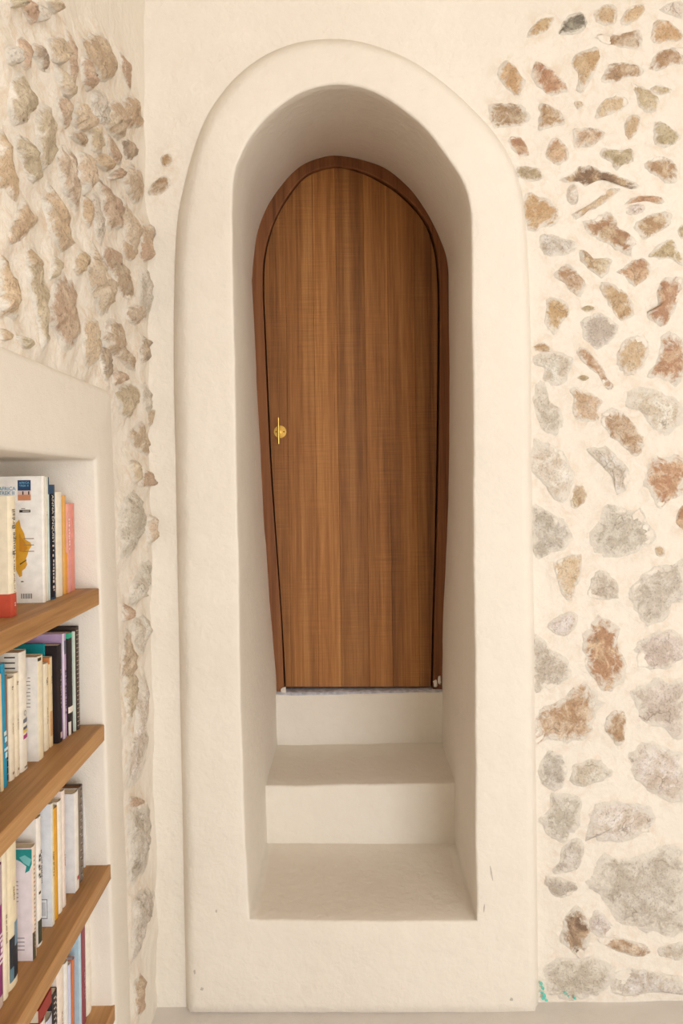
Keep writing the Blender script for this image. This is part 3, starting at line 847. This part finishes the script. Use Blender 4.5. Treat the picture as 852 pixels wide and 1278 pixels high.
# ------------------------------------------------------------------ books
def text_mesh(s, size, align='CENTER'):
    cu = bpy.data.curves.new('t', 'FONT'); cu.body = s; cu.size = size; cu.align_x = align; cu.align_y = 'CENTER'; cu.resolution_u = 2
    o = bpy.data.objects.new('t', cu); COL.objects.link(o)
    dg = bpy.context.evaluated_depsgraph_get(); dg.update()
    me = bpy.data.meshes.new_from_object(o.evaluated_get(dg)); bpy.data.objects.remove(o); bpy.data.curves.remove(cu)
    return me
PAGE = (226, 212, 186)
def quadmesh(pts): return mesh(pts, [(0, 1, 2, 3)])
class Book: pass
def book(shelf, xs, y_far, t, h, depth, cover, label, pages=PAGE, hard=False, lean=0.0, spine_col=None, group=None):
    """spine towards the room; near board faces -Y. Local: x<=0 into the niche, y 0..t, z up"""
    r = bpy.data.objects.new('book', None); COL.objects.link(r)
    r.location = (xs, y_far-t, SH[shelf]+0.0003); r.rotation_euler = (-lean, 0, 0)
    tag(r, label, 'book', group or ['books on the top shelf', 'books on the second shelf', 'books on the third shelf', 'books on the lowest shelf'][shelf])
    ct = 0.0018 if hard else 0.0007; ov = 0.003 if hard else 0.0
    n = 6; prof = []
    bulge = min(0.003, t*0.14)
    prof.append((-depth, 0.0))
    for k in range(n+1):
        a = k/n; prof.append((-bulge+bulge*math.sin(math.pi*a)**0.6 if 0 < k < n else -bulge, t*a))
    prof.append((-depth, t))
    innr = [(-depth, ct)] + [(max(-depth+0.001, p[0]-ct*1.2), min(max(p[1], ct), t-ct)) for p in prof[1:-1]] + [(-depth, t-ct)]
    V = []; m = len(prof)
    for z in (0, h):
        V += [(x, y, z) for x, y in prof]; V += [(x, y, z) for x, y in innr]
    Fc = []
    for i in range(m-1):
        Fc.append((i, i+1, 2*m+i+1, 2*m+i)); Fc.append((m+i, 3*m+i, 3*m+i+1, m+i+1))
        Fc.append((i, m+i, m+i+1, i+1)); Fc.append((2*m+i, 2*m+i+1, 3*m+i+1, 3*m+i))
    Fc.append((0, 2*m, 3*m, m)); Fc.append((m-1, 2*m-1, 4*m-1, 3*m-1))
    me = mesh(V, Fc); fix_normals(me)
    c = link('cover', me, paint(cover), r)
    pg = link('pages', boxmesh(-depth+ov, -bulge-ct*1.3, ct*0.9, t-ct*0.9, ov, h-max(ov, 0.0006)), paint(pages, 0.8), r)
    b = Book(); b.root, b.t, b.h, b.depth, b.bulge = r, t, h, depth, bulge
    if spine_col is not None: spine_band(b, 0, 1, spine_col)
    return b
def spine_band(b, z0, z1, col, y0=0.0, y1=1.0, name='spine_print'):
    n = 6; V = []; e = 0.0003
    for k in range(n+1):
        a = y0+(y1-y0)*k/n; x = -b.bulge+b.bulge*math.sin(math.pi*min(max(a, 0.0), 1.0))**0.6 + e
        V += [(x, b.t*a, b.h*z0), (x, b.t*a, b.h*z1)]
    me = mesh(V, [(2*k, 2*k+2, 2*k+3, 2*k+1) for k in range(n)]); return link(name, me, paint(col), b.root)
def near_band(b, d0, d1, z0, z1, col, e=0.0003, name='cover_print', poly=None):
    if poly is None: pts = [(-d1, -e, z0), (-d0, -e, z0), (-d0, -e, z1), (-d1, -e, z1)]
    else: pts = [(-d, -e, z) for d, z in poly]
    me = mesh(pts, [tuple(range(len(pts)))])
    if me.polygons[0].normal.y > 0: me.flip_normals()
    return link(name, me, paint(col), b.root)
def near_text(b, s, d, z, size, col, align='LEFT', bold=0.0):
    me = text_mesh(s, size, align); me.transform(Matrix.Rotation(math.pi/2, 4, 'X'))
    return link('cover_lettering', me, paint(col), b.root, (-d, -0.0007, z))
READABLE = {'Rouge Brésil', 'ANNA ENQUIST', 'FLO'}
def spine_text(b, s, zc, size, col, up=True, y=0.5):
    """lettering along the spine; words too small to read in the photograph are rows of strokes"""
    if s not in READABLE:
        r_ = random.Random(len(s)*7+int(size*1e5)); V = []; Fc = []; L = 0.0; hgt = size*0.34
        for _ in range(max(2, int(len(s)*0.8))):
            wd = size*r_.uniform(0.22, 0.5); y0, y1 = r_.choice(((-hgt, hgt), (-hgt, hgt*0.4), (-hgt*0.4, hgt), (-hgt*0.6, hgt*0.6)))
            n = len(V); V += [(0, y0, L), (0, y1, L), (0, y1, L+wd), (0, y0, L+wd)]; Fc.append((n, n+1, n+2, n+3))
            L += wd + size*r_.choice((0.16, 0.16, 0.2, 0.5))
        me = mesh([(x, yy, z-L/2) for x, yy, z in V], Fc)
        if me.polygons[0].normal.x < 0: me.flip_normals()
        return link('spine_print', me, paint(col), b.root, (0.0007, b.t*y, b.h*zc))
    me = text_mesh(s, size)
    if up: M = Matrix(((0, 0, 1, 0), (0, -1, 0, 0), (1, 0, 0, 0), (0, 0, 0, 1)))
    else: M = Matrix(((0, 0, 1, 0), (0, 1, 0, 0), (-1, 0, 0, 0), (0, 0, 0, 1)))
    me.transform(M)
    return link('spine_lettering', me, paint(col), b.root, (0.0007, b.t*y, b.h*zc))

# per shelf, far to near: key: (near px, far px, top py at the far spine edge, protrusion, depth, cover, pages, hard, lean deg, label)
def row(shelf, xs, items):
    prev = None; out = {}
    for it in items:
        key, p0, p1, ytop, dx, depth, cover, kw, label = it
        X = xs+dx; d1 = None
        # pixel column -> position along the shelf, at the shelf's own height
        def solve(px):
            y = 1.0
            for _ in range(8):
                py = PY + (CAM.z-SH[shelf])*F/y
                r_ = ray(px, py); y = X/r_.x
            return y
        yf, yn = solve(p1), solve(p0)
        yf = min(yf, yi(SH[shelf])-0.0012)
        if prev is not None: yf = min(yf, prev-0.0006)
        t = max(0.004, yf-yn)
        lim = SH[shelf-1]-0.029-SH[shelf]-0.004 if shelf else Z_NT-SH[0]-0.004
        if ytop is None: h = min(lim-0.01, 0.205)
        else:
            d = ray(p1, ytop); h = min(lim, CAM.z + d.z*yf - SH[shelf])
        out[key] = book(shelf, X, yf, t, h, depth, cover, label, **kw)
        prev = yf-t
    return out

S1 = row(0, -0.443, [
  ('salmon', 89.0, 95.5, 628, 0, 0.125, (224, 146, 130), dict(), 'slim salmon pink paperback against the plaster end of the niche'),
  ('pink', 85.0, 89.0, 628.5, 0.001, 0.12, (230, 164, 148), dict(), 'slim rose pink paperback with pale spine lettering on the top shelf'),
  ('orange', 80.6, 84.6, 618, 0.0, 0.13, (226, 170, 96), dict(), 'slim orange paperback between the white and the rose pink ones'),
  ('white', 72.0, 80.4, 614, 0.001, 0.13, (240, 230, 212), dict(), 'plain cream white paperback beside the navy patterned book'),
  ('navy', 65.0, 71.8, 605, 0.002, 0.14, (52, 76, 104), dict(hard=True), 'navy patterned book with white spine lettering on a black stripe'),
  ('paleblue', 62.0, 64.8, 595.5, 0.0, 0.145, (206, 220, 214), dict(), 'thin pale green grey book with a dark blue head, beside the navy patterned one'),
  ('thin', 59.0, 62.0, 595.5, -0.001, 0.145, (232, 222, 204), dict(), 'thin cream book behind the map cover paperback'),
  ('africa', 55.0, 58.7, 594.5, 0.0, 0.15, (246, 242, 236), dict(), 'tall white travel paperback with an orange map on its cover'),
  ('rouge', 13.5, 23.0, 619, 0.003, 0.12, (238, 226, 200), dict(), 'thick cream paperback with a red band at its foot'),
])
b = S1['rouge']
spine_band(b, 0, 0.19, (200, 84, 62)); near_band(b, 0, b.depth, 0, b.h*0.19, (200, 84, 62))
spine_text(b, 'Rouge Brésil', 0.70, 0.0125, (70, 62, 52)); spine_text(b, '---------------------', 0.36, 0.0052, (150, 130, 104))
spine_text(b, '---', 0.10, 0.006, (240, 214, 200))
b = S1['africa']; H = b.h
near_text(b, 'AFRICA', 0.0672, H*0.903, 0.0078, (58, 146, 190)); near_text(b, 'TREK II', 0.0672, H*0.868, 0.0078, (58, 146, 190))
near_band(b, 0.018, 0.038, H*0.885, H*0.97, (40, 66, 104)); near_band(b, 0.018, 0.038, H*0.81, H*0.86, (206, 142, 104), 0.0004); near_band(b, 0.018, 0.038, H*0.855, H*0.888, (222, 196, 186), 0.0005)
near_text(b, 'AFRICA', 0.0355, H*0.948, 0.0046, (130, 196, 226)); near_text(b, 'TREK II', 0.0355, H*0.925, 0.0046, (130, 196, 226))
for dd in (0.030, 0.021): near_band(b, dd-0.001, dd+0.001, H*0.855, H*0.882, (60, 48, 44), 0.0006)
near_band(b, 0.019, 0.036, H*0.715, H*0.735, (58, 50, 42)); near_band(b, 0.0205, 0.031, H*0.721, H*0.728, (196, 186, 172), 0.0006); near_band(b, 0.027, 0.033, H*0.742, H*0.748, (120, 110, 100))
mp = [(0.036, .66), (0.034, .60), (0.029, .55), (0.027, .50), (0.019, .475), (0.018, .45), (0.022, .42), (0.024, .385), (0.027, .345), (0.025, .305), (0.028, .275), (0.033, .255), (0.033, .215), (0.037, .205), (0.046, .30), (0.050, .50), (0.044, .62)]
near_band(b, 0, 0, 0, 0, (222, 164, 52), 0.0004, poly=[(d, z*H) for d, z in mp])
mp2 = [(0.0365, .56), (0.034, .52), (0.030, .50), (0.026, .46), (0.024, .43), (0.030, .40), (0.0365, .41)]
near_band(b, 0, 0, 0, 0, (206, 140, 44), 0.0006, poly=[(d, z*H) for d, z in mp2])
for z in (.505, .455, .405): near_band(b, 0.014, 0.030, H*z, H*(z+0.006), (150, 128, 100), 0.0007)
near_band(b, 0, 0, 0, 0, (110, 84, 50), 0.0007, poly=[(0.036, .30*H), (0.026, .335*H), (0.026, .345*H), (0.036, .312*H)])
near_band(b, 0.031, 0.035, H*0.165, H*0.175, (120, 110, 100))
for k in range(13): near_band(b, 0.0185+k*0.0013, 0.0185+k*0.0013+(0.0004 if k % 3 else 0.0009), H*0.035, H*0.075, (60, 54, 50))
b = S1['navy']; spine_band(b, 0.02, 0.92, (26, 26, 32), 0.04, 0.46)
spine_text(b, 'ANNA ENQUIST', 0.70, 0.0105, (236, 226, 214), False, 0.27); spine_text(b, '-'*16, 0.28, 0.0095, (222, 196, 180), False, 0.27)
rnd = random.Random(3)
for k in range(26):
    z = 0.02+0.93*k/26; y0 = 0.52+0.3*rnd.random(); spine_band(b, z, z+0.018+0.012*rnd.random(), (176, 190, 196) if k % 3 else (110, 132, 150), y0, y0+0.16)
b = S1['paleblue']; spine_band(b, 0.86, 1.0, (62, 84, 104)); spine_text(b, '----------', 0.62, 0.004, (120, 110, 92), False)
b = S1['thin']; spine_text(b, '-----', 0.7, 0.003, (150, 130, 110), False)
b = S1['pink']; spine_text(b, '-------------', 0.66, 0.0085, (250, 226, 214), False); near_band(b, 0, 0.02, 0, b.h*0.45, (232, 160, 72))
b = S1['salmon']; near_band(b, 0, 0.03, 0, b.h*0.97, (236, 168, 172)); spine_text(b, '-----', 0.8, 0.006, (240, 170, 150), False)

S2 = row(1, -0.462, [
  ('speckled', 97.0, 100.8, 781, 0.017, 0.16, (66, 56, 50), dict(hard=True), 'tall black book with a speckled grey spine against the plaster end'),
  ('whitethin', 94.8, 96.4, 788, 0.015, 0.14, (214, 226, 214), dict(), 'very thin white booklet beside the tall speckled book'),
  ('blackgreen', 87.4, 94.4, 788, 0.013, 0.145, (44, 34, 36), dict(), 'black paperback with a green head and a white label on its spine'),
  ('lilac', 80.6, 86.8, 789, 0.010, 0.16, (186, 158, 194), dict(), 'lilac paperback with dark spine lettering'),
  ('brownblack', 74.2, 79.4, 803, 0.009, 0.14, (40, 32, 34), dict(), 'dark brown black paperback between the lilac and teal books'),
  ('teal', 68.5, 72.0, 803, -0.012, 0.14, (24, 148, 156), dict(hard=True), 'bright teal book half hidden behind cream paperbacks'),
  ('creamorange', 63.5, 68.8, 819, 0.002, 0.115, (224, 202, 162), dict(), 'thin tan cream paperback in front of the teal book'),
  ('whitesmall', 57.0, 63.3, 826, 0.001, 0.11, (236, 224, 200), dict(), 'small off white paperback with a faint spine title beside the tan cream one'),
  ('cream', 49.0, 56.6, 816, 0.007, 0.115, (236, 222, 192), dict(), 'thick cream paperback with a plain white back cover and dust browned head'),
  ('flo', 27.5, 36.5, 810, 0.0, 0.13, (238, 230, 216), dict(), 'tall white paperback with a colourful brush sketch on its spine'),
  ('creamtwo', 21.0, 27.2, 838, -0.002, 0.115, (236, 222, 198), dict(), 'cream paperback between the brush sketch book and another cream one'),
  ('creamthree', 13.8, 20.6, 844, -0.003, 0.115, (238, 226, 204), dict(), 'cream paperback beside the taupe book with a barred foot'),
  ('taupe', 11.0, 13.2, 842, -0.006, 0.12, (150, 118, 98), dict(), 'taupe brown paperback with a black barred foot'),
  ('blue', 6.0, 10.5, 826, -0.002, 0.13, (44, 148, 184), dict(lean=-0.022), 'bright blue paperback with pale lettering'),
  ('creamfour', 2.5, 5.6, 840, 0.0, 0.12, (228, 206, 164), dict(lean=-0.022), 'thin yellowish cream paperback beside the bright blue one'),
  ('darkend', -6.0, 2.0, 850, 0.0, 0.12, (44, 36, 38), dict(lean=-0.022), 'black paperback beside the thin yellowish one'),
])
b = S2['speckled']; rnd = random.Random(5)
for k in range(46): spine_band(b, 0.015+k*0.021, 0.015+k*0.021+0.010, (168, 150, 132) if k % 2 else (128, 112, 98), 0.10 if k % 2 else 0.3, 0.75 if k % 2 else 0.92)
b = S2['blackgreen']; spine_band(b, 0.95, 1.0, (60, 176, 140)); near_band(b, 0, b.depth, b.h*0.95, b.h, (60, 176, 140)); spine_band(b, 0.215, 0.275, (232, 224, 214)); spine_text(b, '--------------', 0.6, 0.006, (120, 96, 98), False); spine_band(b, 0.0, 0.13, (226, 218, 210), 0.0, 0.3)
b = S2['lilac']; spine_text(b, '-----------------', 0.45, 0.0088, (82, 66, 92), False); spine_band(b, 0.80, 0.93, (92, 98, 116), 0.25, 0.8); spine_band(b, 0, 1, (224, 214, 226), 0.0, 0.22)
b = S2['brownblack']; spine_text(b, '---------------', 0.55, 0.008, (150, 128, 116), False); spine_band(b, 0.04, 0.10, (210, 180, 170), 0.3, 0.7)
b = S2['flo']; 
for z, s, c in ((.40, 0.030, (120, 122, 138)), (.34, 0.026, (92, 96, 116)), (.315, 0.03, (222, 190, 96)), (.265, 0.034, (172, 66, 124))):
    spine_band(b, z, z+s, c, 0.28, 0.85)
spine_text(b, 'FLO', 0.45, 0.011, (126, 126, 140)); spine_band(b, 0.02, 0.035, (140, 132, 124), 0.35, 0.75)
for z in (.955, .91, .865): near_band(b, 0.008, 0.024, b.h*z, b.h*z+0.0022, (92, 84, 78))
b = S2['cream']
near_band(b, 0.0005, b.depth, 0, b.h, (240, 234, 226))
for k in range(9): near_band(b, 0.012, 0.016+0.006*((k*7) % 3)/2, b.h*(.80-.035*k), b.h*(.80-.035*k)+0.0012, (150, 140, 130), 0.0006)
spine_band(b, 0.955, 0.985, (70, 60, 52), 0.1, 0.5)
b = S2['whitesmall']; spine_text(b, '-----', 0.8, 0.006, (120, 104, 84), False); spine_text(b, '--------------', 0.4, 0.004, (150, 134, 110), False)
b = S2['creamorange']; spine_band(b, 0.12, 0.4, (204, 150, 100), 0.1, 0.6); spine_text(b, '-----', 0.75, 0.004, (130, 110, 86), False); near_band(b, 0, 0.03, b.h*0.93, b.h, (206, 130, 76))
for k in ('creamtwo', 'creamthree'):
    b = S2[k]; spine_text(b, '--', 0.9, 0.006, (150, 134, 112), False); spine_band(b, 0.05, 0.075, (170, 150, 130), 0.35, 0.7); spine_text(b, '----------', 0.5, 0.004, (168, 150, 126), False)
b = S2['taupe']
for k in range(4): spine_band(b, 0.02+0.065*k, 0.075+0.065*k, (46, 40, 40))
b = S2['blue']; spine_text(b, '------', 0.35, 0.016, (206, 232, 236), False)

S3 = row(2, -0.442, [
  ('tallwhite', 106.0, 107.6, 957, -0.008, 0.16, (226, 224, 224), dict(), 'tall thin white book against the plaster end of the third shelf'),
  ('patterned', 100.8, 105.6, 978, 0.002, 0.15, (126, 112, 100), dict(hard=True, pages=(150, 110, 80)), 'hardback with a grey brown scribble pattern on its spine'),
  ('whitethick', 94.5, 100.5, 984, 0.004, 0.13, (238, 232, 224), dict(), 'white paperback with a text covered back, beside the scribble patterned hardback'),
  ('pinkwhite', 79.8, 83.4, 984, 0.0, 0.13, (238, 222, 212), dict(), 'thin pinkish white paperback beside the text backed one'),
  ('whiteplain', 74.6, 79.4, 996, 0.0, 0.12, (240, 234, 222), dict(), 'plain white paperback between the yellow spine and the pinkish one'),
  ('yellow', 69.8, 74.0, 1005, 0.0, 0.12, (222, 162, 52), dict(), 'paperback with a plain mustard yellow spine'),
  ('barcode', 66.0, 69.4, 1000, 0.001, 0.13, (228, 220, 196), dict(), 'pale paperback with a barcode box on its grey white back'),
  ('lettered', 48.6, 54.2, 1016, 0.0, 0.13, (240, 234, 226), dict(), 'white paperback with bold black lettering down its spine'),
  ('splash', 41.6, 47.0, 1052, 0.004, 0.12, (232, 214, 196), dict(), 'paperback with a teal ink splash on its white cover'),
  ('picture', 13.0, 24.6, None, 0.0, 0.12, (234, 220, 190), dict(), 'cream paperback with a dark mountain picture at the foot of its spine'),
  ('creamfive', 6.2, 12.0, None, 0.0, 0.12, (236, 224, 198), dict(), 'plain cream paperback between the mountain picture book and the magenta one'),
  ('magenta', -2.0, 5.8, 1076, 0.0, 0.13, (142, 60, 116), dict(), 'magenta paperback with white lettering and a grey head'),
])
b = S3['patterned']
for k in range(40): spine_band(b, 0.01+k*0.0245, 0.02+k*0.0245, (196, 186, 172) if k % 3 else (70, 62, 56), 0.1+0.5*((k*37) % 10)/10, 0.3+0.6*((k*37) % 10)/10)
b = S3['whitethick']; near_band(b, 0.0005, b.depth, 0, b.h, (232, 230, 230)); 
for k in range(14): near_band(b, 0.018, 0.026, b.h*(.66-.026*k), b.h*(.66-.026*k)+0.0014, (176, 172, 172), 0.0006)
spine_band(b, 0.10, 0.14, (196, 90, 96), 0.35, 0.7)
b = S3['pinkwhite']; spine_text(b, '---------', 0.4, 0.005, (190, 150, 140), False)
b = S3['barcode']; near_band(b, 0.0005, b.depth, 0, b.h, (228, 230, 234)); spine_text(b, '--------------', 0.5, 0.005, (120, 110, 90), False)
near_band(b, 0.008, 0.030, b.h*.065, b.h*.225, (112, 112, 120), 0.0005); near_band(b, 0.0088, 0.0292, b.h*.071, b.h*.219, (234, 236, 238), 0.0007)
for k in range(10): near_band(b, 0.011+k*0.0016, 0.0117+k*0.0016, b.h*.09, b.h*.20, (150, 150, 156), 0.0009)
b = S3['lettered']; spine_text(b, '--------', 0.62, 0.010, (52, 48, 46), False, 0.35); spine_text(b, '-------------------', 0.6, 0.0058, (110, 102, 96), False, 0.75); spine_band(b, 0.02, 0.2, (70, 72, 58), 0.05, 0.7); spine_band(b, 0.40, 0.42, (60, 50, 46), 0.2, 0.55)
b = S3['splash']; near_band(b, 0.0005, b.depth, 0, b.h, (234, 222, 226)); H = b.h
near_band(b, 0, 0, 0, 0, (40, 142, 140), 0.0005, poly=[(0.0, .99*H), (0.0, .86*H), (0.004, .80*H), (0.010, .78*H), (0.008, .84*H), (0.016, .88*H), (0.022, .90*H), (0.027, .86*H), (0.034, .92*H), (0.034, .99*H)])
near_band(b, 0, 0, 0, 0, (120, 190, 190), 0.0007, poly=[(0.0, .90*H), (0.004, .84*H), (0.012, .87*H), (0.018, .92*H), (0.010, .94*H)])
for k in range(6): near_band(b, 0.020, 0.028, H*(.70-.035*k), H*(.70-.035*k)+0.0016, (170, 160, 170), 0.0006)
for k in range(4): near_band(b, 0.012, 0.026, H*(.20-.035*k), H*(.20-.035*k)+0.0014, (150, 142, 150), 0.0006)
for k in range(22): spine_band(b, 0.10+0.038*k, 0.10+0.038*k+0.014, (190, 128, 108) if k % 3 == 0 else (150, 136, 120), 0.35, 0.6)
spine_band(b, 0.0, 0.24, (84, 80, 60), 0.0, 0.55)
b = S3['picture']; spine_band(b, 0.05, 0.34, (40, 44, 52), 0.08, 0.98); spine_band(b, 0.26, 0.42, (116, 148, 172), 0.5, 0.98); spine_band(b, 0.05, 0.14, (96, 132, 150), 0.1, 0.4); spine_text(b, '--------', 0.62, 0.006, (150, 130, 100), False)
b = S3['creamfive']; spine_text(b, '-----------------', 0.45, 0.005, (150, 134, 104), False)
b = S3['magenta']; spine_band(b, 0.72, 1.0, (188, 170, 172)); spine_text(b, '--------', 0.42, 0.013, (238, 214, 228), True); spine_band(b, 0.0, 0.08, (200, 180, 170))

S4 = row(3, -0.447, [
  ('endcream', 110.0, 116.5, 1128, 0.0, 0.13, (238, 230, 216), dict(), 'tall cream paperback at the far end of the lowest shelf'),
  ('maroon', 103.6, 109.0, 1146, 0.0, 0.14, (146, 76, 86), dict(), 'maroon paperback with pale spine lettering'),
  ('skyblue', 100.5, 103.2, 1150, 0.0, 0.14, (186, 214, 230), dict(hard=True), 'sky blue book behind the orange spined one'),
  ('orangethin', 90.8, 93.6, 1196, 0.0, 0.13, (206, 122, 82), dict(lean=0.035, pages=(200, 196, 216)), 'thin leaning paperback with an orange spine'),
  ('lavender', 87.6, 90.4, 1200, 0.0, 0.13, (204, 208, 232), dict(), 'thin lavender paperback beside the orange spined one'),
  ('whitefour', 82.8, 87.2, 1196, 0.0, 0.13, (234, 232, 228), dict(), 'thin white paperback beside the lavender one on the lowest shelf'),
  ('pinkcream', 74.4, 82.4, 1200, 0.0, 0.13, (240, 226, 212), dict(), 'pinkish cream paperback beside the black dotted one on the lowest shelf'),
  ('dotted', 68.4, 74.0, 1232, 0.0, 0.12, (56, 50, 48), dict(), 'black paperback with pale dotted spine'),
  ('lowlilac', 60.0, 68.0, 1262, 0.0, 0.12, (206, 208, 226), dict(), 'low pale lilac paperback under the small red book'),
  ('lowwhite', 52.0, 59.6, 1266, 0.0, 0.12, (236, 228, 216), dict(), 'low white paperback under the small red book'),
])
b = S4['maroon']; spine_text(b, '--------------', 0.4, 0.009, (206, 150, 160), False)
b = S4['pinkcream']; spine_text(b, '----------', 0.5, 0.006, (186, 160, 144), False)
b = S4['dotted']
for k in range(34): spine_band(b, 0.02+k*0.028, 0.036+k*0.028, (196, 186, 176), 0.15 if k % 2 else 0.5, 0.45 if k % 2 else 0.85)
# the small red book lying flat across the two low paperbacks
l1, l2 = S4['lowlilac'], S4['lowwhite']
y0 = l2.root.location.y+0.001; y1 = l1.root.location.y+l1.t-0.0008
top = max(l1.h, l2.h)+SH[3]
r = bpy.data.objects.new('book', None); COL.objects.link(r); r.location = (-0.449, y0, top+0.0004)
tag(r, 'small red book lying flat on the low lilac and white paperbacks', 'book', 'books on the lowest shelf')
W_ = y1-y0
link('pages', boxmesh(-0.108, -0.002, 0.002, W_-0.001, 0.0014, 0.0206), paint(PAGE, 0.8), r)
cv = [(-0.11, -0.0), (0.0, 0.0), (0.0, 0.022), (-0.11, 0.022), (-0.11, 0.0206), (-0.0014, 0.0206), (-0.0014, 0.0014), (-0.11, 0.0014)]
V = [(x, 0, z) for x, z in cv]+[(x, W_, z) for x, z in cv]; m = 8
Fc = [(i, (i+1) % m, m+(i+1) % m, m+i) for i in range(m)] + [tuple(reversed(range(m))), tuple(range(m, 2*m))]
me = mesh(V, Fc); fix_normals(me); link('cover', me, paint((158, 54, 46)), r)
